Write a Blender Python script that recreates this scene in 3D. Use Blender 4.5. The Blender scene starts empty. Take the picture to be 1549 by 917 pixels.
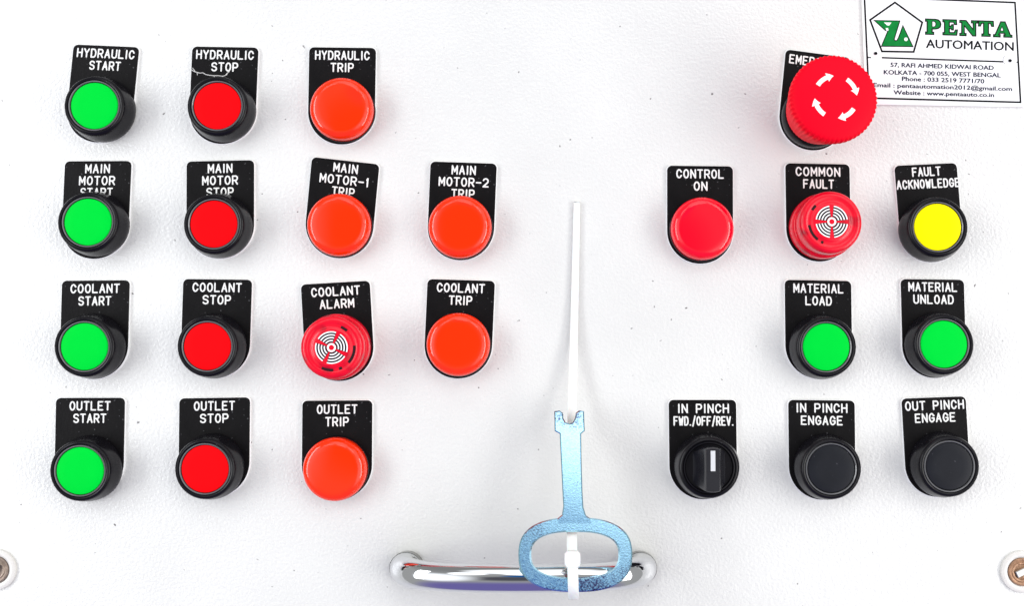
import bpy, bmesh, math, random
from mathutils import Vector, Matrix

random.seed(7)
S = bpy.context.scene
COL = S.collection
PI = math.pi
MM = 0.001

# ------------------------------------------------------------------ camera
W_PX, H_PX = 1549.0, 917.0          # the photograph's own pixels: measurements below are in them
F_PX = 1685.0                       # focal length in those pixels
FOOT = (870.0, 530.0)               # where the panel's normal through the lens meets the picture
CAM_D, CAM_Z = 0.500, 1.200
PITCH = math.atan((FOOT[1] - H_PX / 2) / F_PX)
cam_data = bpy.data.cameras.new("camera")
cam = bpy.data.objects.new("camera", cam_data)
COL.objects.link(cam)
cam_data.sensor_width = 36.0
cam_data.lens = 36.0 * F_PX / W_PX
cam_data.shift_x = -(FOOT[0] - W_PX / 2) / W_PX
cam_data.clip_start = 0.01
cam_data.clip_end = 50.0
cam.location = (0.0, -CAM_D, CAM_Z)
cam.rotation_euler = (PI / 2 + PITCH, 0, 0)
S.camera = cam

# ------------------------------------------------------------------ world (the room around the panel)
world = bpy.data.worlds.new("World")
S.world = world
world.use_nodes = True
wn, wl = world.node_tree.nodes, world.node_tree.links
wn.clear()
w_out = wn.new("ShaderNodeOutputWorld")
w_bg = wn.new("ShaderNodeBackground")
w_bg.inputs["Strength"].default_value = 0.55
wl.new(w_bg.outputs[0], w_out.inputs[0])
w_tc = wn.new("ShaderNodeTexCoord")


def w_zone(axis, inner_deg, outer_deg):
    """1 inside a cone round axis, 0 outside it."""
    d = wn.new("ShaderNodeVectorMath"); d.operation = 'DOT_PRODUCT'
    wl.new(w_tc.outputs["Generated"], d.inputs[0])
    d.inputs[1].default_value = Vector(axis).normalized()
    m = wn.new("ShaderNodeMapRange"); m.interpolation_type = 'SMOOTHSTEP'
    m.inputs["From Min"].default_value = math.cos(math.radians(outer_deg))
    m.inputs["From Max"].default_value = math.cos(math.radians(inner_deg))
    wl.new(d.outputs["Value"], m.inputs["Value"])
    return m.outputs["Result"]


def w_mix(prev, color, fac):
    m = wn.new("ShaderNodeMix"); m.data_type = 'RGBA'
    wl.new(fac, m.inputs["Factor"])
    if isinstance(prev, tuple):
        m.inputs["A"].default_value = (*prev, 1)
    else:
        wl.new(prev, m.inputs["A"])
    m.inputs["B"].default_value = (*color, 1)
    return m.outputs["Result"]


wc = w_mix((0.95, 0.96, 0.95), (0.62, 0.63, 0.62), w_zone((0, -0.2, 1), 25, 62))       # pale ceiling
wc = w_mix(wc, (0.22, 0.22, 0.26), w_zone((-0.06, -1, 0.04), 5, 19))                  # the person who stands there
wc = w_mix(wc, (0.42, 0.36, 1.0), w_zone((-0.1, -0.55, -1), 20, 50))                  # blue-violet floor side
wc = w_mix(wc, (4.2, 4.2, 4.2), w_zone((0.80, -1, -0.30), 6, 30))                      # bright opening low right
wc = w_mix(wc, (3.6, 3.7, 3.8), w_zone((-0.85, -1, 0.05), 6, 30))                      # bright opening left
wc = w_mix(wc, (0.015, 0.26, 0.85), w_zone((-0.02, -1, 0.34), 3, 7.5))                   # unseen sky-blue patch, placed for the key's reflection
wc = w_mix(wc, (3.8, 3.85, 3.9), w_zone((0.05, -1, 1.30), 12, 24))                     # lit ceiling ahead
for az in (-0.42, 0.05, 0.50):
    wc = w_mix(wc, (5.2, 5.3, 5.4), w_zone((az, -1, 0.665), 6.5, 10))                   # unseen bright patches added high for key and handle reflections
wl.new(wc, w_bg.inputs["Color"])


def area(name, loc, target, sx, sy, power, color=(1, 1, 1)):
    d = bpy.data.lights.new(name, 'AREA')
    d.shape = 'RECTANGLE'; d.size = sx; d.size_y = sy; d.energy = power; d.color = color
    o = bpy.data.objects.new(name, d); COL.objects.link(o)
    o.location = loc
    o.rotation_euler = (Vector(target) - Vector(loc)).to_track_quat('-Z', 'Y').to_euler()
    return o


area("window_light", (1.30, -1.20, 2.15), (0.05, 0, 1.2), 1.4, 1.4, 8.0, (1.0, 0.985, 0.96))
area("side_light", (-0.80, -0.50, 1.30), (-0.1, 0, 1.2), 0.24, 0.85, 5.2, (0.95, 0.98, 1.0))
area("side_light", (0.80, -0.50, 1.10), (0.1, 0, 1.2), 0.24, 0.85, 5.2, (1.0, 0.98, 0.96))

S.view_settings.view_transform = 'Standard'
S.view_settings.look = 'None'
S.view_settings.exposure = -0.17
S.view_settings.gamma = 1.0
S.render.engine = 'CYCLES'
S.cycles.caustics_reflective = False
S.cycles.caustics_refractive = False

# ------------------------------------------------------------------ pixel -> panel
CP, SP = math.cos(PITCH), math.sin(PITCH)


def at(px, py, h=0.0):
    """World point h metres in front of the panel that the photograph shows at pixel (px, py)."""
    xc, yc = (px - FOOT[0]) / F_PX, -(py - H_PX / 2) / F_PX
    d = Vector((xc, CP - yc * SP, yc * CP + SP))
    t = (CAM_D - h) / d.y
    return Vector((0, -CAM_D, CAM_Z)) + d * t


PANEL_ROT = (PI / 2, 0, 0)          # local z points out of the panel, local y up it

# ------------------------------------------------------------------ materials


def inp(node, name, val):
    if name in node.inputs:
        node.inputs[name].default_value = val


def material(name, color, rough=0.4, metal=0.0, spec=0.5, coat=0.0, coat_rough=0.05,
             var=0.0, var_scale=300.0, rough_var=0.0, bump=0.0, bump_scale=600.0, bump_dist=0.0002,
             specks=None, speck_scale=900.0, speck_limit=0.72, speck_soft=0.04, speck_detail=1.5, speck_grain=0.0, transmission=0.0, sss=0.0):
    m = bpy.data.materials.new(name)
    m.use_nodes = True
    n, l = m.node_tree.nodes, m.node_tree.links
    b = n["Principled BSDF"]
    inp(b, "Roughness", rough); inp(b, "Metallic", metal); inp(b, "Specular IOR Level", spec)
    inp(b, "Coat Weight", coat); inp(b, "Coat Roughness", coat_rough)
    inp(b, "Transmission Weight", transmission)
    if sss:
        inp(b, "Subsurface Weight", sss); inp(b, "Subsurface Scale", 0.004)
    tc = n.new("ShaderNodeTexCoord")
    co = tc.outputs["Object"]

    def noise(scale, detail=3.0, rough_=0.55):
        t = n.new("ShaderNodeTexNoise")
        t.inputs["Scale"].default_value = scale; t.inputs["Detail"].default_value = detail
        t.inputs["Roughness"].default_value = rough_
        l.new(co, t.inputs["Vector"])
        return t.outputs["Fac"]

    col = None
    mx = n.new("ShaderNodeMix"); mx.data_type = 'RGBA'
    l.new(noise(var_scale), mx.inputs["Factor"])
    mx.inputs["A"].default_value = (*[max(0, c * (1 - var)) for c in color], 1)
    mx.inputs["B"].default_value = (*[min(1, c * (1 + var)) for c in color], 1)
    col = mx.outputs["Result"]
    if specks:
        sp = n.new("ShaderNodeMapRange")
        sp.inputs["From Min"].default_value = speck_limit
        sp.inputs["From Max"].default_value = speck_limit + speck_soft
        src = noise(speck_scale, speck_detail)
        if speck_grain:                                  # broken up by a fine grain
            g = n.new("ShaderNodeMath"); g.operation = 'MULTIPLY_ADD'
            l.new(noise(1400, 2.0), g.inputs[0]); g.inputs[1].default_value = speck_grain
            g2 = n.new("ShaderNodeMath"); g2.operation = 'SUBTRACT'
            l.new(src, g2.inputs[0]); g2.inputs[1].default_value = speck_grain * 0.5
            l.new(g2.outputs[0], g.inputs[2])
            src = g.outputs[0]
        l.new(src, sp.inputs["Value"])
        m2 = n.new("ShaderNodeMix"); m2.data_type = 'RGBA'
        l.new(sp.outputs["Result"], m2.inputs["Factor"])
        l.new(col, m2.inputs["A"]); m2.inputs["B"].default_value = (*specks, 1)
        col = m2.outputs["Result"]
    l.new(col, b.inputs["Base Color"])
    if rough_var:
        r = n.new("ShaderNodeMapRange")
        r.inputs["To Min"].default_value = max(0, rough - rough_var)
        r.inputs["To Max"].default_value = min(1, rough + rough_var)
        l.new(noise(var_scale * 0.6), r.inputs["Value"])
        l.new(r.outputs["Result"], b.inputs["Roughness"])
    if bump:
        bp = n.new("ShaderNodeBump")
        bp.inputs["Strength"].default_value = bump
        bp.inputs["Distance"].default_value = bump_dist
        l.new(noise(bump_scale, 2.0), bp.inputs["Height"])
        l.new(bp.outputs["Normal"], b.inputs["Normal"])
    return m


M = {
    'panel': material("powder_coat", (0.710, 0.708, 0.690), rough=0.24, spec=1.0, var=0.10, var_scale=13, rough_var=0.10,
                      bump=0.9, bump_scale=720, bump_dist=0.0003, specks=(0.16, 0.15, 0.15), speck_scale=330, speck_limit=0.742),
    'plate': material("black_laminate", (0.005, 0.0045, 0.005), rough=0.42, spec=0.10, var=0.5, var_scale=160, rough_var=0.12,
                      bump=0.3, bump_scale=700, specks=(0.06, 0.06, 0.065), speck_scale=700, speck_limit=0.70),
    'core': material("white_laminate", (0.84, 0.84, 0.84), rough=0.5, var=0.02),
    'letter': material("engraved_white", (0.78, 0.78, 0.77), rough=0.6, spec=0.2, var=0.04, var_scale=900),
    'bezel': material("black_plastic", (0.006, 0.0055, 0.0075), rough=0.24, spec=0.16, var=0.3, var_scale=200, rough_var=0.09,
                      bump=0.12, bump_scale=900, specks=(0.05, 0.05, 0.055), speck_scale=800, speck_limit=0.72),
    'grip_plastic': material("grip_plastic", (0.010, 0.010, 0.014), rough=0.25, spec=0.5, var=0.2),
    'ring': material("smoked_ring", (0.10, 0.10, 0.105), rough=0.10, spec=0.7),
    'green': material("green_cap", (0.0, 0.60, 0.040), rough=0.5, spec=0.02, var=0.05, var_scale=90, bump=0.05, bump_scale=800),
    'red': material("red_cap", (0.90, 0.003, 0.006), rough=0.5, spec=0.02, var=0.05, var_scale=90, bump=0.05, bump_scale=800),
    'yellow': material("yellow_cap", (0.98, 0.86, 0.0), rough=0.5, spec=0.06, var=0.02, var_scale=120, bump=0.05, bump_scale=800),
    'slate': material("slate_cap", (0.011, 0.012, 0.016), rough=0.42, spec=0.14, var=0.25, var_scale=110, rough_var=0.1,
                      bump=0.08, bump_scale=800, specks=(0.06, 0.06, 0.07), speck_scale=600, speck_limit=0.74),
    'amber': material("orange_lens", (0.96, 0.028, 0.0), rough=0.08, spec=0.5, var=0.08, var_scale=45),
    'crimson': material("red_lens", (0.90, 0.002, 0.018), rough=0.08, spec=0.5, var=0.06, var_scale=45),
    'buzzer': material("red_buzzer", (0.74, 0.002, 0.020), rough=0.22, spec=0.35, var=0.25, var_scale=170,
                       specks=(0.32, 0.0, 0.012), speck_scale=130, speck_limit=0.56, speck_soft=0.16),
    'mushroom': material("red_mushroom", (0.84, 0.001, 0.016), rough=0.5, spec=0.06, var=0.05, var_scale=90, bump=0.06, bump_scale=700),
    'print_black': material("print_black", (0.012, 0.008, 0.012), rough=0.5, spec=0.2, var=0.2),
    'print_white': material("print_white", (0.88, 0.88, 0.88), rough=0.5, spec=0.3, var=0.02),
    'pointer': material("pointer_grey", (0.60, 0.61, 0.63), rough=0.5, spec=0.2, var=0.08),
    'slot': material("slot_dark", (0.02, 0.004, 0.006), rough=0.7, spec=0.2, var=0.3),
    'chrome': material("chrome", (0.66, 0.67, 0.69), rough=0.05, metal=1.0, var=0.01, rough_var=0.03, var_scale=80),
    'dull_chrome': material("dull_chrome", (0.36, 0.36, 0.345), rough=0.24, metal=1.0, var=0.12, rough_var=0.08, var_scale=120),
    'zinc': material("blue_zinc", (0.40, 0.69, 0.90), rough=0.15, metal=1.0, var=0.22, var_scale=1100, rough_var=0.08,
                     bump=0.16, bump_scale=1500, bump_dist=0.00008, specks=(0.07, 0.06, 0.16), speck_scale=31, speck_limit=0.56, speck_soft=0.12, speck_detail=3.0, speck_grain=0.42),  # navy patches put dark reflections into the key's plating colour
    'nylon': material("white_nylon", (0.79, 0.80, 0.79), rough=0.35, spec=0.5, var=0.02, sss=0.2),
    'sign': material("white_sign_sheet", (0.86, 0.86, 0.87), rough=0.32, spec=0.5, var=0.012, var_scale=60),
    'ink': material("black_ink", (0.006, 0.006, 0.008), rough=0.45, spec=0.08, var=0.3, var_scale=800),
    'navy_ink': material("navy_ink", (0.008, 0.01, 0.035), rough=0.45, spec=0.08, var=0.4, var_scale=1500),
    'green_ink': material("green_ink", (0.004, 0.20, 0.035), rough=0.45, spec=0.08, var=0.3, var_scale=350),
    'grey_ink': material("grey_mark", (0.45, 0.45, 0.47), rough=0.6, var=0.3, var_scale=900),
    'lock_ring': material("white_lock_ring", (0.66, 0.64, 0.61), rough=0.22, spec=0.6, var=0.03),
    'rust': material("brown_lock_metal", (0.26, 0.20, 0.16), rough=0.45, metal=0.4, var=0.6, var_scale=420, bump=0.7, bump_scale=500, bump_dist=0.0006),
    'bright_rust': material("orange_lock_metal", (0.34, 0.19, 0.11), rough=0.45, metal=0.3, var=0.5, var_scale=420, bump=0.7, bump_scale=500, bump_dist=0.0006),
    'steel': material("lock_steel", (0.75, 0.74, 0.72), rough=0.2, metal=1.0, var=0.1),
    'dust': material("dust_thread", (0.58, 0.57, 0.56), rough=0.8, var=0.3, var_scale=900),
}

# ------------------------------------------------------------------ object helpers


def link_mesh(name, bm, mat, parent=None, smooth=True, sharp=35.0, matrix=None):
    me = bpy.data.meshes.new(name)
    bmesh.ops.recalc_face_normals(bm, faces=bm.faces)
    bm.to_mesh(me); bm.free()
    if smooth:
        me.polygons.foreach_set("use_smooth", [True] * len(me.polygons))
        me.set_sharp_from_angle(angle=math.radians(sharp))
    me.materials.append(M[mat] if isinstance(mat, str) else mat)
    o = bpy.data.objects.new(name, me); COL.objects.link(o)
    if parent:
        o.parent = parent
    if matrix is not None:
        o.matrix_local = matrix
    return o


def thing(name, label, cat, loc, group=None, rot=PANEL_ROT):
    o = bpy.data.objects.new(name, None); COL.objects.link(o)
    o.empty_display_size = 0.01
    o.location = loc; o.rotation_euler = rot
    o["label"] = label; o["category"] = cat
    if group:
        o["group"] = group
    return o


def lathe(bm, prof, seg=96, scallop=None):
    """prof: (radius, height) pairs in mm. First/last pair on the axis closes the end."""
    rings = []
    for (r, z) in prof:
        if r < 1e-6:
            rings.append([bm.verts.new((0, 0, z * MM))])
            continue
        ring = []
        for k in range(seg):
            a = 2 * PI * k / seg
            rr = r
            if scallop:
                rr = r + scallop(r, z, a)
            ring.append(bm.verts.new((rr * MM * math.cos(a), rr * MM * math.sin(a), z * MM)))
        rings.append(ring)
    for a, b in zip(rings, rings[1:]):
        if len(a) == 1 and len(b) == 1:
            continue
        for k in range(seg):
            k2 = (k + 1) % seg
            if len(a) == 1:
                bm.faces.new((a[0], b[k], b[k2]))
            elif len(b) == 1:
                bm.faces.new((a[k], a[k2], b[0]))
            else:
                bm.faces.new((a[k], a[k2], b[k2], b[k]))


def arc(cx, cy, r, a0, a1, n=8):
    return [(cx + r * math.cos(math.radians(a0 + (a1 - a0) * i / n)),
             cy + r * math.sin(math.radians(a0 + (a1 - a0) * i / n))) for i in range(n + 1)]


def prism(bm, pts, z0, z1, bevel=0.0):
    """Closed outline (mm, local xy) between heights z0..z1 (mm); optional chamfer on the upper edge."""
    def inset(ps, d):
        out = []
        n = len(ps)
        area2 = sum(ps[i][0] * ps[(i + 1) % n][1] - ps[(i + 1) % n][0] * ps[i][1] for i in range(n))
        sg = 1 if area2 > 0 else -1
        for i in range(n):
            p, q, r = Vector(ps[i - 1]), Vector(ps[i]), Vector(ps[(i + 1) % n])
            e1, e2 = (q - p).normalized(), (r - q).normalized()
            n1, n2 = Vector((-e1.y, e1.x)) * sg, Vector((-e2.y, e2.x)) * sg
            b = (n1 + n2)
            b = b / max(0.4, b.dot(n1)) if b.length > 1e-6 else n1
            out.append(tuple(q + b * d))
        return out
    loops = [(pts, z0), (pts, z1 - bevel)]
    if bevel:
        loops.append((inset(pts, bevel), z1))
    vs = [[bm.verts.new((x * MM, y * MM, z * MM)) for x, y in ps] for ps, z in loops]
    n = len(pts)
    for a, b in zip(vs, vs[1:]):
        for i in range(n):
            bm.faces.new((a[i], a[(i + 1) % n], b[(i + 1) % n], b[i]))
    bm.faces.new(vs[-1]); bm.faces.new(list(reversed(vs[0])))


def ring_prism(bm, outer, inner, z0, z1):
    n = len(outer)
    v = [[bm.verts.new((x * MM, y * MM, z * MM)) for x, y in ps] for ps, z in
         ((outer, z0), (outer, z1), (inner, z1), (inner, z0))]
    for a, b in zip(v, v[1:] + v[:1]):
        for i in range(n):
            bm.faces.new((a[i], a[(i + 1) % n], b[(i + 1) % n], b[i]))


# ------------------------------------------------------------------ engraving lettering (single-stroke, round cutter)
def ov(x0, x1, y0, y1, a0, a1, n=12):
    cx, cy, rx, ry = (x0 + x1) / 2, (y0 + y1) / 2, (x1 - x0) / 2, (y1 - y0) / 2
    r = min(rx, ry)
    out = []
    for i in range(n + 1):
        a = math.radians(a0 + (a1 - a0) * i / n)
        out.append((cx + rx * math.cos(a), cy + (ry - r) * (1 if math.sin(a) > 1e-9 else (-1 if math.sin(a) < -1e-9 else 0)) + r * math.sin(a)))
    return out


GL = {   # width 1, height 1 box
    'A': [[(0, 0), (.5, 1), (1, 0)], [(.18, .34), (.82, .34)]],
    'C': [[(1, .74)] + ov(0, 1, 0, 1, 30, 330, 18) + [(1, .26)]],
    'D': [[(0, 0), (0, 1), (.5, 1)] + ov(0, 1, 0, 1, 70, -70, 12) + [(.5, 0), (0, 0)]],
    'E': [[(.95, 1), (0, 1), (0, 0), (.95, 0)], [(0, .52), (.75, .52)]],
    'F': [[(.95, 1), (0, 1), (0, 0)], [(0, .52), (.75, .52)]],
    'G': [[(1, .76)] + ov(0, 1, 0, 1, 30, 315, 18) + [(1, .2), (1, .46), (.58, .46)]],
    'H': [[(0, 0), (0, 1)], [(1, 0), (1, 1)], [(0, .52), (1, .52)]],
    'I': [[(.5, 0), (.5, 1)]],
    'K': [[(0, 0), (0, 1)], [(1, 1), (0, .4)], [(.32, .6), (1, 0)]],
    'L': [[(0, 1), (0, 0), (.95, 0)]],
    'M': [[(0, 0), (0, 1), (.5, .3), (1, 1), (1, 0)]],
    'N': [[(0, 0), (0, 1), (1, 0), (1, 1)]],
    'O': [ov(0, 1, 0, 1, 90, 450, 28)],
    'P': [[(0, 0), (0, 1), (.6, 1)] + ov(.2, 1, .44, 1, 80, -80, 10) + [(.6, .44), (0, .44)]],
    'R': [[(0, 0), (0, 1), (.6, 1)] + ov(.2, 1, .46, 1, 80, -80, 10) + [(.6, .46), (0, .46)], [(.52, .46), (1, 0)]],
    'S': [ov(0, 1, .5, 1, 20, 225, 12) + [(.5, .51)] + ov(0, 1, 0, .5, 60, -160, 12)],
    'T': [[(0, 1), (1, 1)], [(.5, 1), (.5, 0)]],
    'U': [[(0, 1), (0, .3)] + ov(0, 1, 0, .6, 180, 360, 12) + [(1, .3), (1, 1)]],
    'V': [[(0, 1), (.5, 0), (1, 1)]],
    'W': [[(0, 1), (.25, 0), (.5, .75), (.75, 0), (1, 1)]],
    'Y': [[(0, 1), (.5, .48), (1, 1)], [(.5, .48), (.5, 0)]],
    '-': [[(.0, .48), (1, .48)]],
    '1': [[(.22, .8), (.55, 1), (.55, 0)]],
    '2': [ov(0, 1, .45, 1, 165, -10, 10) + [(.94, .55), (0, 0), (1, 0)]],
    '.': [[(.4, .0), (.6, .0)]],
    '/': [[(.05, -.12), (.95, 1.1)]],
}
GW = {'I': .25, '1': .55, '.': .3, ' ': .8, 'M': 1.08, 'W': 1.1, '/': .75, '-': .9}


def stroke(bm, pts, r, fn, rise):
    """A half-round stroke of radius r (mm) along pts; fn maps (u, v, z) mm to a vertex position."""
    P = [Vector(pts[0])]
    for p in pts[1:]:
        if (Vector(p) - P[-1]).length > 1e-4:
            P.append(Vector(p))
    if len(P) < 2:
        return
    closed = (P[0] - P[-1]).length < 1e-3
    for i in range(1, len(P) - 1):
        if (P[i] - P[i - 1]).normalized().dot((P[i + 1] - P[i]).normalized()) < 0.45:      # a sharp corner: two cuts
            stroke(bm, [tuple(p) for p in P[:i + 1]], r, fn, rise)
            stroke(bm, [tuple(p) for p in P[i:]], r, fn, rise)
            return
    rise = rise + random.uniform(0, 0.03)
    n = len(P)
    prof = [(-1, 0), (-.8, .6), (-.3, 1), (.3, 1), (.8, .6), (1, 0)]
    rows = []

    def row(c, nv, sc=1.0, h=1.0):
        rows.append([bm.verts.new(fn(c.x + nv.x * r * s * sc, c.y + nv.y * r * s * sc, rise * z * h)) for s, z in prof])
    for i in range(n):
        if closed:
            a = P[i] - (P[i - 1] if i > 0 else P[-2])
            b = (P[i + 1] if i < n - 1 else P[1]) - P[i]
        else:
            a = P[i] - P[i - 1] if i > 0 else P[1] - P[0]
            b = P[i + 1] - P[i] if i < n - 1 else P[i] - P[i - 1]
        a.normalize(); b.normalize()
        t = a + b
        t = t.normalized() if t.length > 1e-4 else a
        nv = Vector((-t.y, t.x))
        k = 1.0 / max(0.62, nv.dot(Vector((-a.y, a.x))))
        if i == 0 and not closed:
            for ang in (85, 60, 30):
                q = math.radians(ang)
                row(P[0] - t * r * math.sin(q), nv, math.cos(q), max(.25, math.cos(q)))
        row(P[i], nv * k)
        if i == n - 1 and not closed:
            for ang in (30, 60, 85):
                q = math.radians(ang)
                row(P[-1] + t * r * math.sin(q), nv, math.cos(q), max(.25, math.cos(q)))
    for a, b in zip(rows, rows[1:]):
        for i in range(len(prof) - 1):
            bm.faces.new((a[i], a[i + 1], b[i + 1], b[i]))


def engrave(bm, text, cx, top, width, height, r, fn, rise=0.10):
    """One line of lettering centred on cx, its cap top at v=top (mm, downwards)."""
    ws = [GW.get(c, 1.0) for c in text]
    gap = 0.58
    total = sum(ws) + gap * (len(text) - 1)
    # letters inside the cutter's radius
    sx = (width - 2 * r) / total
    x = cx - width / 2 + r
    hh = height - 2 * r
    for c, w in zip(text, ws):
        for pl in GL.get(c, []):
            if c == 'I':
                pl2 = [(x + w * sx * .5, -(top + height - r - p[1] * hh)) for p in pl]
            else:
                pl2 = [(x + p[0] * w * sx, -(top + height - r - p[1] * hh)) for p in pl]
            stroke(bm, pl2, r, fn, rise)
        x += (w + gap) * sx


# ------------------------------------------------------------------ the panel
bm = bmesh.new()
prism(bm, [(-560, -360), (560, -360), (560, 360), (-560, 360)], -2.0, 0.0)
panel = link_mesh("panel_sheet", bm, 'panel', smooth=False)
panel.location = (0, 0, CAM_Z)
panel.rotation_euler = PANEL_ROT
panel["kind"] = "structure"
panel["label"] = "white powder coated steel sheet that carries the buttons"

# ------------------------------------------------------------------ the nameplates
PLATE_H = 44.2
PLATE_T = 1.5


class Plate:
    def __init__(self, TL, TR, side, text, scale=1.0):
        a, b = at(*TL), at(*TR)
        mid = (a + b) / 2
        w = (b - a).length / MM
        U = (b - a).normalized()
        # where the sides run, per pixel down the picture
        c = at((TL[0] + TR[0]) / 2 + side * 100, (TL[1] + TR[1]) / 2 + 100)
        V = (c - mid).normalized()
        self.w, self.U, self.V, self.mid = w, U, V, mid
        self.drop = PLATE_H - w / 2
        self.base = mid + V * (self.drop * MM)          # centre of the round end, under the button
        self.text = text

    def build(self, root, scratch=False):
        base, mid, U, V, w = self.base, self.mid, self.U, self.V, self.w
        out = Vector((0, -1, 0))
        inv = root.matrix_basis.inverted()

        def fn(z_off):
            def f(u, v, z):     # u right, v UP from the top edge (so negative), mm
                p = mid + U * (u * MM) - V * (v * MM) + out * ((z + z_off) * MM)
                return inv @ p
            return f

        def outline(g):
            h = w / 2 + g
            rc = 2.2
            pts = []
            pts += arc(h - rc, g - rc, rc, 0, 90, 6)
            pts += arc(-h + rc, g - rc, rc, 90, 180, 6)
            pts += arc(0, -self.drop, h, 180, 360, 40)
            return pts

        def slab(g, z0, z1, bev):
            bm = bmesh.new()
            f = fn(0)
            loops = [(outline(g), z0), (outline(g), z1 - bev), (outline(g - bev), z1)]
            vs = [[bm.verts.new(f(x, y, z)) for x, y in ps] for ps, z in loops]
            n = len(vs[0])
            for a, b in zip(vs, vs[1:]):
                for i in range(n):
                    bm.faces.new((a[i], a[(i + 1) % n], b[(i + 1) % n], b[i]))
            bm.faces.new(vs[-1]); bm.faces.new(list(reversed(vs[0])))
            return bm
        plate = link_mesh("nameplate", slab(0, 1.0, PLATE_T, 0.25), 'plate', root)
        link_mesh("white_core", slab(0.32, 0.0, 0.996, 0.25), 'core', plate)
        bm = bmesh.new()
        for (t, cx, top, width) in self.text:
            engrave(bm, t, cx, top, width, 4.3, 0.355, fn(PLATE_T - 0.02))
        link_mesh("lettering", bm, 'letter', plate, sharp=80)
        if scratch:
            bm = bmesh.new()
            f = fn(PLATE_T - 0.02)
            pts = [(-14.9, -10.6), (-13.6, -11.5), (-12.2, -11.9), (-10.8, -12.2), (-9.6, -12.0), (-8.2, -12.8), (-6.6, -13.1),
                   (-4.6, -13.3), (-2.6, -13.2), (-0.6, -13.5), (0.6, -13.1), (1.3, -12.2), (2.2, -11.4), (2.6, -10.4)]
            stroke(bm, pts, 0.19, f, 0.12)
            for (u, v, du, dv) in ((-13, -11.6, -1.3, 1.7), (-12.2, -11.9, .2, -1.2), (-4.6, -13.3, .5, -.7), (-0.6, -13.5, .4, -.8), (.6, -13.1, .8, .5)):
                stroke(bm, [(u, v), (u + du, v + dv)], 0.16, f, 0.1)
            link_mesh("scratch", bm, 'dust', plate, sharp=80)
        return plate


def axis_matrix(plate, root, front, h, limit):
    """Local matrix that stands a button head of height h (mm) on the plate so that its front shows at `front`."""
    F = at(front[0], front[1], h * MM)
    B = plate.base.copy()
    d = F - B
    lat = Vector((d.x, 0, d.z))
    mx = math.tan(math.radians(limit)) * h * MM
    if lat.length > mx:
        extra = lat - lat.normalized() * mx
        B += extra
        lat = lat - extra
    ax = Vector((lat.x, -h * MM, lat.z)).normalized()
    loc = root.matrix_basis.inverted() @ B
    axl = Vector((ax.x, ax.z, -ax.y))
    q = Vector((0, 0, 1)).rotation_difference(axl)
    return Matrix.Translation(loc) @ q.to_matrix().to_4x4()


# ------------------------------------------------------------------ button kinds
def bezel_mesh(seg=96):
    bm = bmesh.new()
    lathe(bm, [(14.2, 0.6), (14.55, 1.2), (14.6, 3.0), (14.45, 4.6), (14.1, 6.6), (13.7, 8.8), (13.45, 10.2), (13.2, 11.1), (12.75, 11.7), (12.1, 11.95), (11.65, 11.8),
               (11.4, 11.3), (11.4, 8.0)], seg)
    return bm


def push_button(plate, label, color, front, group="flush push buttons on the panel", scratch=False, color_word=None):
    t = thing("push_button", label, "push button", plate.base, group)
    plate.build(t, scratch)
    mat = axis_matrix(plate, t, front, 11.6, 1.6)
    link_mesh("bezel", bezel_mesh(), 'bezel', t, matrix=mat)
    bm = bmesh.new()
    lathe(bm, [(11.3, 9.0), (11.3, 11.6), (11.12, 11.95), (10.85, 11.98), (10.62, 11.8), (10.55, 9.0)], 96)
    link_mesh("retaining_ring", bm, 'ring', t, matrix=mat)
    bm = bmesh.new()
    lathe(bm, [(10.45, 8.5), (10.45, 11.0), (10.25, 11.35), (9.8, 11.5), (6, 11.58), (0, 11.6)], 96)
    link_mesh("button_cap", bm, color, t, matrix=mat)
    return t


def pilot_lamp(plate, label, color, front, group):
    t = thing("pilot_lamp", label, "indicator light", plate.base, group)
    plate.build(t)
    mat = axis_matrix(plate, t, front, 10.5, 1.6)
    bm = bmesh.new()
    lathe(bm, [(14.1, 0.6), (14.4, 1.2), (14.4, 2.4), (14.1, 2.9), (13.0, 2.9)], 96)
    link_mesh("collar", bm, 'bezel', t, matrix=mat)
    bm = bmesh.new()
    prof = [(13.7, 2.0), (14.0, 2.9), (14.0, 6.2)]
    for k in range(1, 14):                       # a generous shoulder, then a nearly flat face
        a = math.radians(90 - 84 * k / 13)
        prof.append((10.0 + 4.0 * math.sin(a), 6.2 + 4.0 * math.cos(a)))
    prof += [(9, 10.28), (6, 10.42), (3, 10.5), (0, 10.52)]
    lathe(bm, prof, 128)
    link_mesh("lamp_lens", bm, color, t, matrix=mat, sharp=60)
    return t


def arc_band(bm, r0, r1, a0, a1, z0, z1, n=14, round_ends=False):
    pts = [(r1 * math.cos(math.radians(a0 + (a1 - a0) * i / n)), r1 * math.sin(math.radians(a0 + (a1 - a0) * i / n))) for i in range(n + 1)]
    pts += [(r0 * math.cos(math.radians(a1 - (a1 - a0) * i / n)), r0 * math.sin(math.radians(a1 - (a1 - a0) * i / n))) for i in range(n + 1)]
    prism(bm, pts, z0, z1)


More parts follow.
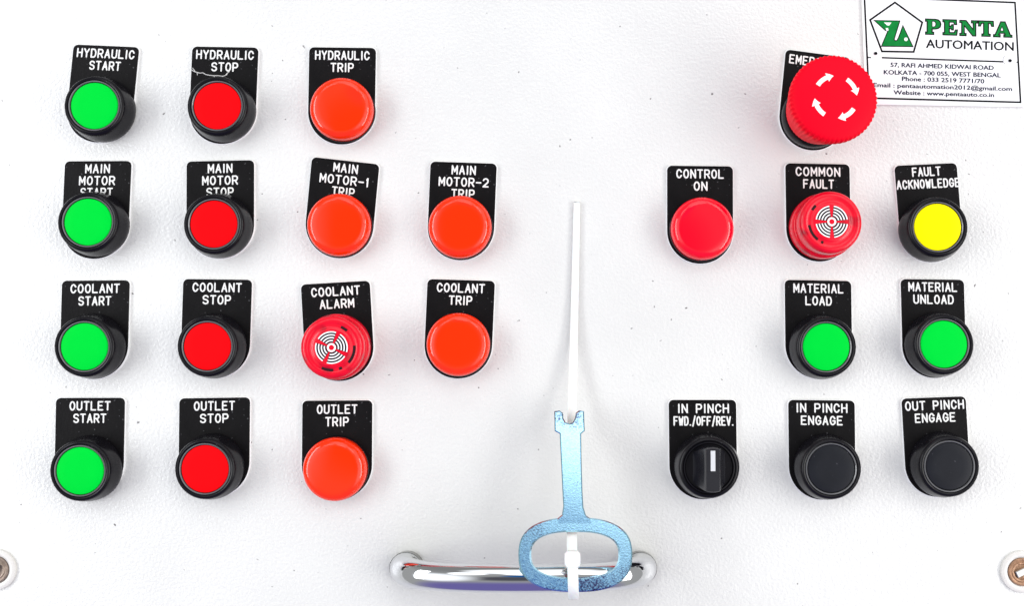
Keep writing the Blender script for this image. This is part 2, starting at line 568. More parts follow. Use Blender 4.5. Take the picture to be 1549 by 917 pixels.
def buzzer(plate, label, front, turn, slots, h, group):
    t = thing("alarm_buzzer", label, "buzzer", plate.base, group)
    plate.build(t)
    mat = axis_matrix(plate, t, front, h, 2.6)
    bm = bmesh.new()
    lathe(bm, [(13.8, 0.8), (14.5, 1.4), (14.6, 2.5), (14.65, 7.0), (14.5, 8.2), (14.1, 8.9), (13.7, 9.2), (13.5, 9.2), (13.5, 10.5)], 96)
    link_mesh("flange", bm, 'buzzer', t, matrix=mat)
    bm = bmesh.new()
    lathe(bm, [(13.3, 8.0), (13.55, 10.0), (13.7, 11.0), (13.7, h - 3.2), (13.6, h - 2.2), (13.2, h - 1.4), (12.4, h - 0.8), (11.4, h - 0.55), (10.7, h - 0.75),
               (10.4, h - 0.9), (9.2, h - 0.9), (8.6, h - 0.6), (8.0, h - 0.25), (7.5, h - 0.2), (0, h - 0.2)], 96)
    cap = link_mesh("sounder_cap", bm, 'buzzer', t, matrix=mat)
    bm = bmesh.new()
    bmw = bmesh.new()
    z = h - 0.2
    for q in range(4):
        c = turn + 90 * q
        arc_band(bm, 2.1, 6.9, c - 37, c + 37, z - 0.1, z + 0.06)
        for r, half in ((3.05, 33), (4.3, 35), (5.55, 36), (6.8, 36.5)):
            arc_band(bmw, r - 0.27, r + 0.27, c - half, c + half, z - 0.1, z + 0.14)
    n = 40
    ring_prism(bmw, arc(0, 0, 1.95, 0, 360 - 9, n - 1), arc(0, 0, 1.15, 0, 360 - 9, n - 1), z - 0.1, z + 0.14)
    link_mesh("emblem_field", bm, 'print_black', cap, smooth=False)
    link_mesh("sound_emblem", bmw, 'print_white', cap, smooth=False)
    for a0, a1 in slots:
        bm = bmesh.new()
        arc_band(bm, 9.2, 10.35, a0, a1, h - 1.2, h - 0.82)
        link_mesh("vent_slot", bm, 'slot', cap, smooth=False)
    return t


def selector(plate, label, front):
    t = thing("selector_switch", label, "rotary switch", plate.base)
    plate.build(t)
    mat = axis_matrix(plate, t, front, 11.6, 1.6)
    link_mesh("bezel", bezel_mesh(), 'bezel', t, matrix=mat)
    bm = bmesh.new()
    lathe(bm, [(11.5, 7.5), (11.5, 11.2), (11.2, 11.7), (10.7, 11.8), (10.4, 11.5), (10.2, 10.8), (0, 10.8)], 96)
    dial = link_mesh("dial", bm, 'bezel', t, matrix=mat)
    bm = bmesh.new()
    # vertical grip: wide foot, narrower flat top, ends rounded with the dial
    lv = []
    for hw, hl, z in ((7.2, 9.4, 10.5), (6.2, 9.5, 12.5), (3.6, 9.6, 19.6), (3.1, 9.5, 22.0), (2.75, 9.2, 22.4)):
        pts = []
        for s in (1, -1):
            for i in range(9):
                x = hw * (1 - 2 * i / 8.0) * s
                y = s * math.sqrt(max(0, hl * hl - x * x))
                pts.append((x, y))
        lv.append([bm.verts.new((x * MM, y * MM, z * MM)) for x, y in pts])
    n = len(lv[0])
    for a, b in zip(lv, lv[1:]):
        for i in range(n):
            bm.faces.new((a[i], a[(i + 1) % n], b[(i + 1) % n], b[i]))
    bm.faces.new(lv[-1])
    grip = link_mesh("grip", bm, 'grip_plastic', t, matrix=mat)
    bm = bmesh.new()
    prism(bm, [(-1.0, -0.4), (1.0, -0.4), (1.0, 8.3), (-1.0, 8.3)], 22.2, 22.5, 0.05)
    link_mesh("pointer_mark", bm, 'pointer', grip, smooth=False)
    return t


def emergency_stop(plate, label, front):
    t = thing("emergency_stop", label, "emergency stop button", plate.base)
    plate.build(t)
    H = 37.0
    mat = axis_matrix(plate, t, front, H, 5.0)
    bm = bmesh.new()
    lathe(bm, [(14.2, 0.6), (14.5, 1.2), (14.5, 6.0), (14.0, 7.0), (12.5, 7.4)], 96)
    link_mesh("collar", bm, 'bezel', t, matrix=mat)

    def ridges(r, z, a):
        if r > 14.0 and 8 < z < 35.2:
            return (0.22 if z > 28 else 0.06) * math.sin(a * 58)
        return 0.0
    bm = bmesh.new()
    lathe(bm, [(11.0, 7.0), (13.4, 8.4), (14.4, 10.5), (15.0, 13.0), (15.8, 17.5), (16.8, 22.0), (17.7, 26.0), (18.5, 30.0), (18.75, 32.6), (18.6, 33.8),
               (18.2, 34.7), (17.5, 35.3), (16.5, 35.7), (14.6, 36.1), (12.6, 36.4), (10.0, 36.7), (6.0, 36.9), (0, 37.0)], 464, ridges)
    head = link_mesh("mushroom_head", bm, 'mushroom', t, matrix=mat, sharp=60)

    def dome(r):
        tab = [(0, 37.0), (6.0, 36.9), (10.0, 36.7), (12.6, 36.4), (14.6, 36.1)]
        for (r0, z0), (r1, z1) in zip(tab, tab[1:]):
            if r <= r1:
                return z0 + (z1 - z0) * (r - r0) / (r1 - r0)
        return tab[-1][1]
    for q in range(4):
        a0 = 147 - 90 * q
        bm = bmesh.new()
        R0, hw, sh, tip = 9.0, 0.95, -34.0, -52.0
        rows = []
        for i in range(13):
            a = a0 + sh * i / 12
            rows.append((a, hw))
        for i in range(7):
            rows.append((a0 + sh + (tip - sh) * i / 6, 1.95 * (1 - i / 6.0) + 0.02))
        prev = None
        for a, half in rows:
            ar = math.radians(a)
            cur = []
            for k in range(5):
                rr = R0 + half * (k / 2.0 - 1)
                cur.append(bm.verts.new((rr * MM * math.cos(ar), rr * MM * math.sin(ar), (dome(rr) + 0.06) * MM)))
            if prev:
                for k in range(4):
                    bm.faces.new((prev[k], prev[k + 1], cur[k + 1], cur[k]))
            prev = cur
        link_mesh("arrow", bm, 'print_white', head)
    return t


# ------------------------------------------------------------------ lay the buttons out
def two(a, wa, b, wb, top=1.5, pitch=5.55, ca=0.0, cb=0.0):
    return [(a, ca, top, wa), (b, cb, top + pitch, wb)]


def three(a, wa, b, wb, c, wc, ca=0.0, cb=0.0, cc=0.0):
    return [(a, ca, 1.35, wa), (b, cb, 6.75, wb), (c, cc, 12.1, wc)]


GB = "flush push buttons on the panel"
push_button(Plate((113.3, 67.9), (212.1, 72.1), -.100, two("HYDRAULIC", 26.2, "START", 14.3, ca=.2, cb=.4)),
            "bright green push button under the HYDRAULIC START nameplate", 'green', (142.5, 159.6))
push_button(Plate((292.3, 71), (392.1, 72.6), -.043, two("HYDRAULIC", 26.2, "STOP", 12.2, ca=.1, cb=.2)),
            "red push button under the scratched HYDRAULIC STOP nameplate", 'red', (328.7, 159.9), scratch=True)
GL_ = "round indicator lamps on the panel"
pilot_lamp(Plate((468.8, 72), (569.4, 73.2), -.017, two("HYDRAULIC", 24.8, "TRIP", 10.6)),
           "orange indicator lamp under the HYDRAULIC TRIP nameplate", 'amber', (514.3, 161.6), GL_)
push_button(Plate((100.2, 244.5), (200.5, 244), -.045, three("MAIN", 11.2, "MOTOR", 16.3, "START", 14.6)),
            "green push button under the MAIN MOTOR START nameplate", 'green', (132.8, 335.7))
push_button(Plate((283.7, 244.9), (385.4, 242.7), -.002, three("MAIN", 11.2, "MOTOR", 16.2, "STOP", 12.4)),
            "red push button under the MAIN MOTOR STOP nameplate", 'red', (323.2, 338.9))
pilot_lamp(Plate((472.9, 237.9), (574.6, 249.2), -.096, three("MAIN", 11.2, "MOTOR-1", 22.6, "TRIP", 10.4, ca=.4, cb=.4, cc=.3)),
           "orange indicator lamp under the crooked MAIN MOTOR-1 TRIP nameplate", 'amber', (509.8, 338.9), GL_)
pilot_lamp(Plate((651.9, 244.7), (751.8, 248.1), -.043, three("MAIN", 11.0, "MOTOR-2", 22.6, "TRIP", 10.6, ca=.2, cb=.4, cc=.3)),
           "orange indicator lamp under the MAIN MOTOR-2 TRIP nameplate", 'amber', (694.4, 342.1), GL_)
push_button(Plate((95.7, 425.1), (197.8, 424.2), -.027, two("COOLANT", 22.2, "START", 14.8, ca=-.1, cb=-.1)),
            "green push button under the COOLANT START nameplate", 'green', (127.4, 524.6))
push_button(Plate((278.7, 422.4), (382.4, 423.6), -.033, two("COOLANT", 22.2, "STOP", 12.8)),
            "red push button under the COOLANT STOP nameplate", 'red', (313.5, 524.3))
buzzer(Plate((456, 430.8), (559.9, 424.9), .056, two("COOLANT", 22.0, "ALARM", 15.6, top=1.8, pitch=5.6, cb=.3)),
       "red alarm buzzer with white sound emblem under COOLANT ALARM nameplate", (501.2, 526.1), 20.0,
       [(48, 66), (-42, 5), (-116, -86), (-71, -63)], 17.5, "red alarm buzzers on the panel")
pilot_lamp(Plate((647.4, 422.4), (749, 425.4), -.045, two("COOLANT", 21.6, "TRIP", 10.6, cb=.1)),
           "orange indicator lamp under the COOLANT TRIP nameplate", 'amber', (692.1, 521.2), GL_)
push_button(Plate((86.7, 602.2), (190.6, 602), -.020, two("OUTLET", 18.4, "START", 14.8, top=1.4)),
            "green push button under the OUTLET START nameplate", 'green', (121, 712.9))
push_button(Plate((272.8, 602.9), (379.3, 601.3), -.010, two("OUTLET", 18.4, "STOP", 12.8, top=1.4)),
            "red push button under the OUTLET STOP nameplate", 'red', (309.9, 710))
pilot_lamp(Plate((458.4, 606.5), (563.9, 605.8), -.007, two("OUTLET", 18.2, "TRIP", 10.6, top=1.7)),
           "orange indicator lamp under the OUTLET TRIP nameplate", 'amber', (503.4, 712.5), GL_)
emergency_stop(Plate((1188.1, 75.3), (1286.2, 88.4), -.097, [("EMERGENCY", 0.3, 1.9, 26.6), ("STOP", 0.0, 7.4, 12.5)]),
               "big red mushroom emergency stop with four white curved arrows", (1264.6, 146.0))
pilot_lamp(Plate((1008.9, 251), (1108.1, 252.1), .001, two("CONTROL", 21.6, "ON", 6.3, cb=.2)),
           "crimson indicator lamp under the CONTROL ON nameplate", 'crimson', (1064.3, 343.9), GL_)
buzzer(Plate((1187.2, 247.4), (1284.1, 249.2), .016, two("COMMON", 20.2, "FAULT", 14.0, ca=.1, cb=.3)),
       "red alarm buzzer with white sound emblem under COMMON FAULT nameplate", (1258.4, 335.3), 45.0,
       [(133, 148), (188, 232), (242, 248)], 20.0, "red alarm buzzers on the panel")
push_button(Plate((1351.8, 251.3), (1445.6, 247), .081, two("FAULT", 13.0, "ACKNOWLEDGE", 28.6, top=1.2, pitch=5.5, cb=.4)),
            "yellow push button under the FAULT ACKNOWLEDGE nameplate", 'yellow', (1418.6, 343.3))
push_button(Plate((1186.3, 423.6), (1286.6, 425.4), .012, two("MATERIAL", 22.6, "LOAD", 12.0, ca=.1, cb=.1)),
            "green push button under the MATERIAL LOAD nameplate", 'green', (1250, 525.2))
push_button(Plate((1361.3, 422.5), (1456.7, 423.6), .026, two("MATERIAL", 22.0, "UNLOAD", 18.2, top=1.3, cb=.2)),
            "green push button under the MATERIAL UNLOAD nameplate", 'green', (1428, 521))
selector(Plate((1011.2, 605.1), (1112.9, 605.1), .012, two("IN PINCH", 23.0, "FWD./OFF/REV.", 27.0, top=1.7, ca=.3, cb=.4)),
         "black rotary selector with white pointer mark under FWD./OFF/REV. nameplate", (1073, 708))
push_button(Plate((1191.7, 605.1), (1291.8, 606.3), .011, two("IN PINCH", 23.0, "ENGAGE", 18.8, top=1.3)),
            "black push button under the IN PINCH ENGAGE nameplate", 'slate', (1257.5, 709.8))
push_button(Plate((1362.5, 603.3), (1459.3, 599.7), .057, two("OUT PINCH", 26.4, "ENGAGE", 18.2, top=1.3, ca=.1, cb=.1)),
            "black push button under the OUT PINCH ENGAGE nameplate", 'slate', (1436.3, 706))

# ------------------------------------------------------------------ company sign
SIGN_H = 1.0 * MM
sign_c = at(1425, 80)
sign = thing("company_sign", "white printed sign with green pentagon logo at upper corner", "sign", sign_c)
s_inv = sign.matrix_basis.inverted()


def sp(px, py, h=SIGN_H):
    return s_inv @ at(px, py, h)


def px_poly(bm, pts, h0, h1):
    a = [bm.verts.new(sp(x, y, h0)) for x, y in pts]
    b = [bm.verts.new(sp(x, y, h1)) for x, y in pts]
    n = len(pts)
    for i in range(n):
        bm.faces.new((a[i], a[(i + 1) % n], b[(i + 1) % n], b[i]))
    bm.faces.new(b)


def px_line(bm, pts, w, h0, h1, closed=False):
    """A flat line of even width w (pixels) with mitred corners."""
    P = [Vector(p) for p in pts]
    n = len(P)
    L, R = [], []
    for i in range(n):
        p0 = P[i - 1] if (i > 0 or closed) else None
        p1 = P[(i + 1) % n] if (i < n - 1 or closed) else None
        e1 = (P[i] - p0).normalized() if p0 else (p1 - P[i]).normalized()
        e2 = (p1 - P[i]).normalized() if p1 else e1
        n1, n2 = Vector((-e1.y, e1.x)), Vector((-e2.y, e2.x))
        b = n1 + n2
        b = b / max(0.3, b.dot(n1))
        L.append(P[i] + b * w / 2); R.append(P[i] - b * w / 2)
    rng = range(n) if closed else range(n - 1)
    for i in rng:
        j = (i + 1) % n
        q = [bm.verts.new(sp(v.x, v.y, h1)) for v in (L[i], L[j], R[j], R[i])]
        bm.faces.new(q)


bm = bmesh.new()
px_poly(bm, [(1303.0, -14), (1540.5, -4.5), (1548.3, 161.5), (1309.5, 157.5)], 0, SIGN_H)
link_mesh("sheet", bm, 'sign', sign, smooth=False)
I1 = SIGN_H + 0.03 * MM
I2 = SIGN_H + 0.06 * MM
I3 = SIGN_H + 0.09 * MM
bm = bmesh.new()
px_line(bm, [(1307.6, -5.5), (1535.4, 3.3), (1543.8, 154.4), (1314.6, 148.0)], 2.7, SIGN_H, I1, True)
px_line(bm, [(1333.9, 86.8), (1518.0, 93.0)], 2.4, SIGN_H, I1)
px_line(bm, [(1313.0, 86.3), (1317.6, 86.8)], 1.8, SIGN_H, I2)
px_line(bm, [(1537.8, 93.6), (1541.0, 94.0)], 1.8, SIGN_H, I2)
link_mesh("border", bm, 'ink', sign, smooth=False)
for cx, cy in ((1324.7, 80.2), (1528.0, 91.2)):
    bm = bmesh.new()
    px_poly(bm, [(cx + 2.6 * math.cos(2 * PI * k / 20), cy - 2.3 * math.sin(2 * PI * k / 20)) for k in range(20)], SIGN_H, SIGN_H + 0.4 * MM)
    link_mesh("rivet", bm, 'ink', sign, smooth=False)
bm = bmesh.new()
px_line(bm, [(1520.5, 83.5), (1518.2, 86), (1517.2, 89), (1518, 93), (1520, 96.5)], 1.3, SIGN_H, I2)
link_mesh("scuff", bm, 'grey_ink', sign, smooth=False)


def q(pts):
    return [(1300 + x / 5.394, y / 5.394) for x, y in pts]


bm = bmesh.new()
px_line(bm, q([(290, 17), (513, 180), (443, 421), (184, 417), (87, 160)]), 2.8, SIGN_H, I1, True)
logo = link_mesh("logo_outline", bm, 'ink', sign, smooth=False)
ZA = [(120, 163), (330, 168), (284, 318), (292, 330), (306, 328), (318, 308), (355, 207), (437, 378), (180, 375), (232, 250), (212, 246)]
bm = bmesh.new()
px_poly(bm, q(ZA), SIGN_H, I1)
link_mesh("logo_letters", bm, 'green_ink', sign, smooth=False)
bm = bmesh.new()
px_line(bm, q(ZA), 1.4, SIGN_H, I2, True)
link_mesh("logo_letter_edge", bm, 'ink', sign, smooth=False)
bm = bmesh.new()
px_poly(bm, q([(200, 180), (262, 181), (242, 206), (226, 204)]), SIGN_H, I3)
px_poly(bm, q([(214, 226), (234, 226), (238, 246), (222, 250)]), SIGN_H, I3)
px_poly(bm, q([(380 + 15 * math.cos(2 * PI * k / 18), 318 + 15 * math.sin(2 * PI * k / 18)) for k in range(18)]), SIGN_H, I3)
link_mesh("logo_highlight", bm, 'sign', sign, smooth=False)

# slab-serif capitals on a unit box (width, height 1, y up), each a list of closed outlines (first is the face, rest are counters)
SERIF = {
    'P': (.98, [[(0, 0), (.52, 0), (.52, .14), (.42, .14), (.42, .36), (.62, .36), (.8, .4), (.93, .5), (.98, .67), (.94, .84), (.82, .96), (.62, 1), (0, 1), (0, .86), (.1, .86), (.1, .14), (0, .14)]],
          [[(.42, .5), (.55, .5), (.63, .57), (.66, .68), (.63, .79), (.55, .86), (.42, .86)]]),
    'E': (.95, [[(0, 0), (.9, 0), (.95, .34), (.82, .34), (.74, .16), (.42, .16), (.42, .43), (.52, .43), (.58, .34), (.68, .34), (.68, .68), (.58, .68), (.52, .58), (.42, .58), (.42, .85), (.7, .85), (.77, .7), (.9, .7), (.88, 1), (0, 1), (0, .86), (.1, .86), (.1, .14), (0, .14)]], []),
    'N': (1.15, [[(0, 0), (.4, 0), (.4, .14), (.29, .14), (.29, .66), (.83, 0), (1.03, 0), (1.03, .86), (1.15, .86), (1.15, 1), (.75, 1), (.75, .86), (.86, .86), (.86, .42), (.4, 1), (0, 1), (0, .86), (.12, .86), (.12, .14), (0, .14)]], []),
    'T': (.98, [[(.22, 0), (.76, 0), (.76, .14), (.65, .14), (.65, .85), (.78, .85), (.86, .66), (.98, .66), (.96, 1), (.02, 1), (0, .66), (.12, .66), (.2, .85), (.33, .85), (.33, .14), (.22, .14)]], []),
    'A': (1.18, [[(0, 0), (.42, 0), (.42, .14), (.34, .14), (.38, .25), (.7, .25), (.74, .14), (.66, .14), (.66, 0), (1.18, 0), (1.18, .14), (1.08, .14), (.74, 1), (.46, 1), (.1, .14), (0, .14)]],
          [[(.43, .4), (.65, .4), (.54, .7)]]),
}
lay = [('P', 540, 665, 276), ('E', 682, 800, 281), ('N', 820, 965, 287), ('T', 972, 1095, 291), ('A', 1095, 1245, 297)]
bmf, bme = bmesh.new(), bmesh.new()
for ch, x0, x1, yb in lay:
    w, faces, holes = SERIF[ch]
    k = (x1 - x0) / w

    def mp(pl):
        return q([(x0 + x * k, yb + x * k * 0.03 - y * 124) for x, y in pl])
    edges = []
    for pl in [faces[0]] + holes:
        vs = [bmf.verts.new(sp(x, y, I1)) for x, y in mp(pl)]
        edges += [bmf.edges.new((vs[i], vs[(i + 1) % len(vs)])) for i in range(len(vs))]
        px_line(bme, mp(pl), 1.8 if pl is faces[0] else 1.1, SIGN_H, I2, True)
    bmesh.ops.triangle_fill(bmf, use_beauty=True, use_dissolve=False, edges=edges, normal=Vector((0, 0, 1)))
link_mesh("name_lettering", bmf, 'green_ink', sign, smooth=False)
link_mesh("name_edge", bme, 'ink', sign, smooth=False)


def type_mesh(text):
    cu = bpy.data.curves.new("type", 'FONT')
    cu.body = text; cu.size = 1.0; cu.fill_mode = 'FRONT'; cu.resolution_u = 3
    tmp = bpy.data.objects.new("type", cu); COL.objects.link(tmp)
    me = bpy.data.meshes.new_from_object(tmp.evaluated_get(bpy.context.evaluated_depsgraph_get()))
    bpy.data.objects.remove(tmp)
    bpy.data.curves.remove(cu)
    vs = [tuple(v.co) for v in me.vertices]
    fs = [tuple(p.vertices) for p in me.polygons]
    bpy.data.meshes.remove(me)
    return vs, fs


CAP = max(v[1] for v in type_mesh("H")[0])


def print_line(text, x0, x1, base0, base1, cap, mat, bold, name):
    """A line of sans lettering whose baseline runs (x0,base0)-(x1,base1) in crop pixels."""
    vs, fs = type_mesh(text)
    xs = [v[0] for v in vs]
    mnx, mxx = min(xs), max(xs)
    bm = bmesh.new()
    for n_, (dx, dy) in enumerate(((0, 0), (bold, 0), (-bold, 0), (0, bold * .6), (0, -bold * .6))):   # a heavier cut of the type
        row = []
        for v in vs:
            u = (v[0] - mnx) / (mxx - mnx)
            (px, py), = q([(x0 + (x1 - x0) * u, base0 + (base1 - base0) * u - v[1] / CAP * cap)])
            row.append(bm.verts.new(sp(px + dx, py + dy, I1 + n_ * 0.006 * MM)))
        for f in fs:
            try:
                bm.faces.new([row[i] for i in f])
            except ValueError:
                pass
    return link_mesh(name, bm, mat, sign, smooth=False)


print_line("AUTOMATION", 545, 1258, 387, 411, 68, 'ink', 0.45, "title_lettering")
print_line("57, RAFI AHMED KIDWAI ROAD", 255, 1095, 543, 568, 34, 'navy_ink', 0.36, "address_line")
print_line("KOLKATA - 700 055, WEST BENGAL", 200, 1152, 603, 629, 34, 'navy_ink', 0.36, "address_line")
print_line("Phone : 033 2519 7771/70", 348, 1018, 657, 678, 34, 'navy_ink', 0.36, "phone_line")
print_line("Email : pentaautomation2012@gmail.com", 116, 1245, 707, 740, 33, 'navy_ink', 0.36, "email_line")
print_line("Website : www.pentaauto.co.in", 280, 1098, 768, 790, 33, 'navy_ink', 0.36, "website_line")

# ------------------------------------------------------------------ chrome handle
hc = at(792, 858)
handle = thing("pull_handle", "chrome bow handle on the lower middle of the panel", "handle", hc)
path = [(-51.5, 0), (-51.9, 3.5), (-51.4, 8.0), (-49.2, 13.0), (-45.0, 17.4), (-39.0, 20.9), (-31.5, 23.4), (-22, 25.1), (-11, 25.9), (0, 26.1)]
path = path + [(-x, z) for x, z in reversed(path[:-1])]
bm = bmesh.new()
NS = 32


def bow(i, grow=0.0):
    """One ring of the handle's section at path point i (mm -> local metres)."""
    x, z = path[i]
    t = (Vector(path[min(len(path) - 1, i + 1)]) - Vector(path[max(0, i - 1)])).normalized()
    nrm = Vector((-t.y, t.x))
    e_ = min(i, len(path) - 1 - i)
    rw = {0: 7.0, 1: 6.9, 2: 6.7, 3: 6.5, 4: 6.3}.get(e_, 6.0) + grow
    rt = {0: 7.4, 1: 7.2, 2: 6.8, 3: 6.3, 4: 5.8, 5: 5.3}.get(e_, 4.9) + grow
    return [((x + nrm.x * rt * math.sin(2 * PI * k / NS)) * MM, rw * math.cos(2 * PI * k / NS) * MM,
             (z + nrm.y * rt * math.sin(2 * PI * k / NS)) * MM) for k in range(NS)]


def loft(bm, loops):
    rows = [[bm.verts.new(p) for p in lp] for lp in loops]
    for a, b in zip(rows, rows[1:]):
        for k in range(NS):
            bm.faces.new((a[k], a[(k + 1) % NS], b[(k + 1) % NS], b[k]))


NP = len(path)
loft(bm, [bow(i) for i in range(1, NP - 1)])
grip = link_mesh("grip_bar", bm, 'chrome', handle, sharp=80)
sub = grip.modifiers.new("smooth", 'SUBSURF'); sub.levels = 2; sub.render_levels = 2
for ids in ((0, 1), (NP - 1, NP - 2)):
    bm = bmesh.new()
    loft(bm, [bow(i, 0.10) for i in ids] + [bow(ids[-1], -0.1)])
    link_mesh("mounting_foot", bm, 'dull_chrome', handle, sharp=50)

# ------------------------------------------------------------------ zinc panel key, hung on the handle
KEY_T = 2.4 * MM


def key_h(py):
    return (12.0 + (min(py, 900) - 622) / 274.0 * 21.8) * MM


key_c = at(870, 840, key_h(840))
key = thing("panel_key", "blue zinc plated flat key with oval ring and forked jaw", "key", key_c)
k_inv = key.matrix_basis.inverted()


def kp(px, py, dh=0.0):
    return k_inv @ at(px, py, key_h(py) + dh)


def sgn(v):
    return 1 if v >= 0 else -1


NR = 72
outer, inner = [], []
cx, cy = 870.3, 840.0
for k in range(NR):
    a = 2 * PI * k / NR
    c, s = math.cos(a), math.sin(a)
    e = 0.78
    outer.append((cx + 86.2 * sgn(c) * abs(c) ** e, cy - 56.5 * sgn(s) * abs(s) ** e))
    inner.append((cx + 66.0 * sgn(c) * abs(c) ** e - 0.8, cy - 34.5 * sgn(s) * abs(s) ** e))
bm = bmesh.new()
bev = 0.45
loops = []


def shrink(pl, px):
    out = []
    for x, y in pl:
        d = Vector((x - cx, y - cy)); L = d.length
        out.append((x - d.x / L * px, y - d.y / L * px))
    return out


for pl, dh in ((outer, 0), (outer, KEY_T - .5 * MM), (shrink(outer, 2.2), KEY_T), (shrink(inner, -2.6), KEY_T), (inner, KEY_T - 1.1 * MM), (inner, 0)):
    loops.append([bm.verts.new(kp(x, y, dh)) for x, y in pl])
for a, b in zip(loops, loops[1:] + loops[:1]):
    for i in range(NR):
        bm.faces.new((a[i], a[(i + 1) % NR], b[(i + 1) % NR], b[i]))
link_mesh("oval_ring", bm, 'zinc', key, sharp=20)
# shaft and forked jaw in one outline
shaft = [(838.4, 622.5), (846.5, 621.5), (851.5, 625.0), (852.2, 633.0), (855.5, 639.2), (861.2, 641.5), (866.5, 639.0), (869.8, 633.0), (871.0, 625.0),
         (876.0, 621.3), (883.4, 622.5), (884.6, 652.5), (879.2, 656.8), (879.8, 700), (881.2, 745), (882.6, 768), (886.5, 780), (895, 786.3), (897, 794.0), (842, 794.0),
         (842.5, 785.5), (850.0, 779.5), (852.0, 766), (850.8, 745), (848.6, 700), (846.6, 656.8), (839.0, 652.5)]
bm = bmesh.new()


def shrink2(pl, d):
    n = len(pl); out = []
    ar = sum(pl[i][0] * pl[(i + 1) % n][1] - pl[(i + 1) % n][0] * pl[i][1] for i in range(n))
    sg = 1 if ar > 0 else -1
    for i in range(n):
        p, m_, r = Vector(pl[i - 1]), Vector(pl[i]), Vector(pl[(i + 1) % n])
        e1, e2 = (m_ - p).normalized(), (r - m_).normalized()
        n1, n2 = Vector((-e1.y, e1.x)) * sg, Vector((-e2.y, e2.x)) * sg
        b = n1 + n2
        b = b / max(.5, b.dot(n1))
        out.append(tuple(m_ + b * d))
    return out


dz = 0.02 * MM
ls = []
for pl, dh in ((shaft, dz), (shaft, KEY_T + dz - .45 * MM), (shrink2(shaft, 1.8), KEY_T + dz)):
    ls.append([bm.verts.new(kp(x, y, dh)) for x, y in pl])
n = len(shaft)
for a, b in zip(ls, ls[1:]):
    for i in range(n):
        bm.faces.new((a[i], a[(i + 1) % n], b[(i + 1) % n], b[i]))
bm.faces.new(ls[-1]); bm.faces.new(list(reversed(ls[0])))
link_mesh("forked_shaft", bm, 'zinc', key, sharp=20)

# ------------------------------------------------------------------ cable tie
tie_c = at(866, 846, 34 * MM)
tie = thing("cable_tie", "white cable tie with long tail binding key to handle", "cable tie", tie_c)
t_inv = tie.matrix_basis.inverted()


def strap(name, pts, thick):
    """pts: (px, py, height mm, width px)"""
    bm = bmesh.new()
    P = [(at(x, y, h * MM), w) for x, y, h, w in pts]
    # smooth the run of the strap
    fine = []
    for i in range(len(P) - 1):
        p0, p1, p2, p3 = P[max(0, i - 1)][0], P[i][0], P[i + 1][0], P[min(len(P) - 1, i + 2)][0]
        for j in range(8):
            t = j / 8.0
            c = 0.5 * ((2 * p1) + (p2 - p0) * t + (2 * p0 - 5 * p1 + 4 * p2 - p3) * t * t + (-p0 + 3 * p1 - 3 * p2 + p3) * t ** 3)
            fine.append((c, P[i][1] + (P[i + 1][1] - P[i][1]) * t))
    fine.append(P[-1])
    rows = []
    for i, (c, w) in enumerate(fine):
        a, b = fine[max(0, i - 1)][0], fine[min(len(fine) - 1, i + 1)][0]
        t = (b - a).normalized()
        side = Vector((1, 0, 0)); side = (side - t * side.dot(t)).normalized()
        nrm = side.cross(t).normalized()
        hw = w / 3.37 / 2 * MM
        th = thick / 2 * MM
        prof = [(-1, -.6), (-.9, -1), (.9, -1), (1, -.6), (1, .6), (.9, 1), (.2, 1), (-.2, 1), (-.9, 1), (-1, .6)]
        rows.append([bm.verts.new(t_inv @ (c + side * hw * x + nrm * th * z)) for x, z in prof])
    m_ = len(rows[0])
    for a, b in zip(rows, rows[1:]):
        for k in range(m_):
            bm.faces.new((a[k], a[(k + 1) % m_], b[(k + 1) % m_], b[k]))
    bm.faces.new(rows[0]); bm.faces.new(list(reversed(rows[-1])))
    return link_mesh(name, bm, 'nylon', tie, sharp=50)


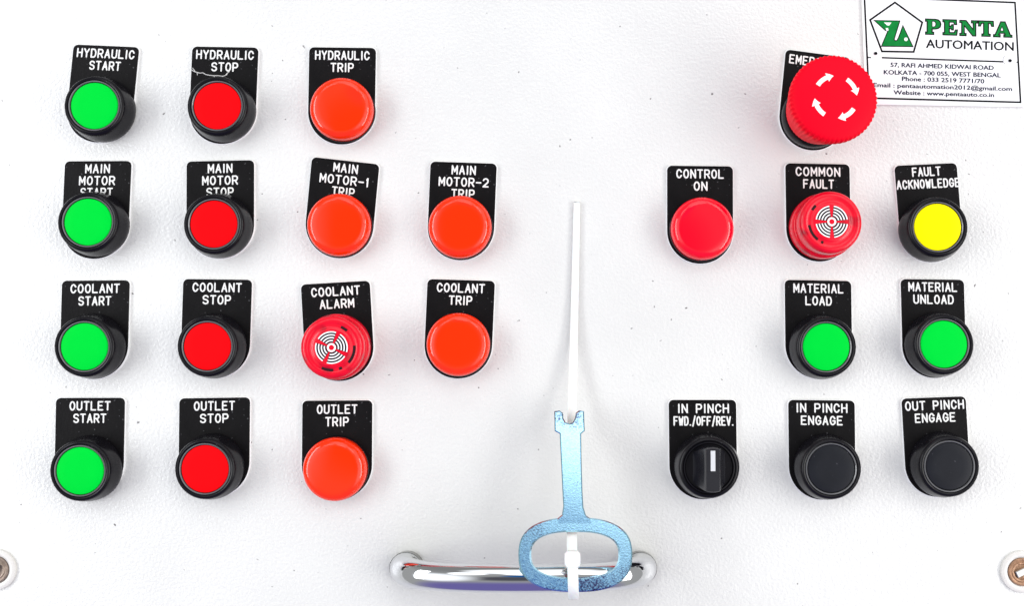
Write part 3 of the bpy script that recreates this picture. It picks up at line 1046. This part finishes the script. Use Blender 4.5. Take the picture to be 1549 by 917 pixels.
strap("tail", [(872.8, 306, 0.9, 8.6), (872.5, 316, 0.9, 10.0), (870.9, 390, 1.0, 10.8), (868.8, 480, 1.6, 11.6), (866.8, 560, 4.2, 12.4), (864.6, 640, 9.0, 13.2),
               (864.2, 720, 16.6, 14.0), (864.8, 800, 24.2, 14.6), (865.6, 842, 31.0, 14.8)], 1.1)
strap("loop_strap", [(865.8, 838, 33.5, 14.8), (866.0, 856, 36.6, 14.8), (866.6, 872, 38.2, 14.8), (867.2, 890, 38.0, 14.8), (867.6, 901, 35.4, 14.8), (867.8, 905.5, 29.5, 14.8),
                     (867.5, 900, 22.0, 14.8), (866.6, 880, 17.8, 14.8), (866.0, 862, 18.0, 14.8), (865.5, 846, 23.0, 14.8), (865.4, 840, 29.0, 14.8)], 1.2)
bm = bmesh.new()
hl = [(853.6, 838), (858.5, 833.5), (873.8, 833.5), (878.0, 838), (878.4, 854), (874.6, 860.5), (857.0, 860.5), (853.2, 854)]
ls = []
for pl, h in ((hl, 31.5), (hl, 37.0), (shrink2(hl, 1.6), 38.0)):
    ls.append([bm.verts.new(t_inv @ at(x, y, h * MM)) for x, y in pl])
for a, b in zip(ls, ls[1:]):
    for i in range(8):
        bm.faces.new((a[i], a[(i + 1) % 8], b[(i + 1) % 8], b[i]))
bm.faces.new(ls[-1]); bm.faces.new(list(reversed(ls[0])))
link_mesh("lock_head", bm, 'nylon', tie, sharp=40)


# ------------------------------------------------------------------ panel locks at the lower corners
def panel_lock(label, px, py, R_px, metal, turn):
    t = thing("panel_lock", label, "lock", at(px, py), "round panel locks at the lower corners")
    R = R_px / 3.37
    k = R / 9.2
    bm = bmesh.new()
    lathe(bm, [(9.2 * k, 0), (9.25 * k, 0.8), (9.0 * k, 1.3), (8.2 * k, 1.6), (7.2 * k, 1.6), (6.4 * k, 1.3), (6.1 * k, 0.9), (6.1 * k, 0.2)], 72)
    link_mesh("escutcheon", bm, 'lock_ring', t)
    bm = bmesh.new()
    lathe(bm, [(6.05 * k, 0.2), (6.05 * k, 1.7), (5.5 * k, 1.9), (4.6 * k, 1.5), (4.2 * k, 1.9), (3.5 * k, 1.7), (3.2 * k, 1.0), (0, 1.0)], 72)
    link_mesh("lock_core", bm, metal, t)
    bm = bmesh.new()
    c, s = math.cos(math.radians(turn)), math.sin(math.radians(turn))
    pts = [(x * c - y * s, x * s + y * c) for x, y in ((-2.9, -1.5), (2.9, -1.5), (2.9, 1.5), (-2.9, 1.5))]
    prism(bm, [(x * k, y * k) for x, y in pts], 0.9, 2.6, 0.3)
    link_mesh("key_stud", bm, 'steel', t, smooth=False)


panel_lock("round white lock with dull brown core cut by left picture edge", -4.9, 862, 30.4, 'rust', 62)
panel_lock("round white lock with rusty orange core cut by right picture edge", 1544, 865, 31.0, 'bright_rust', 25)
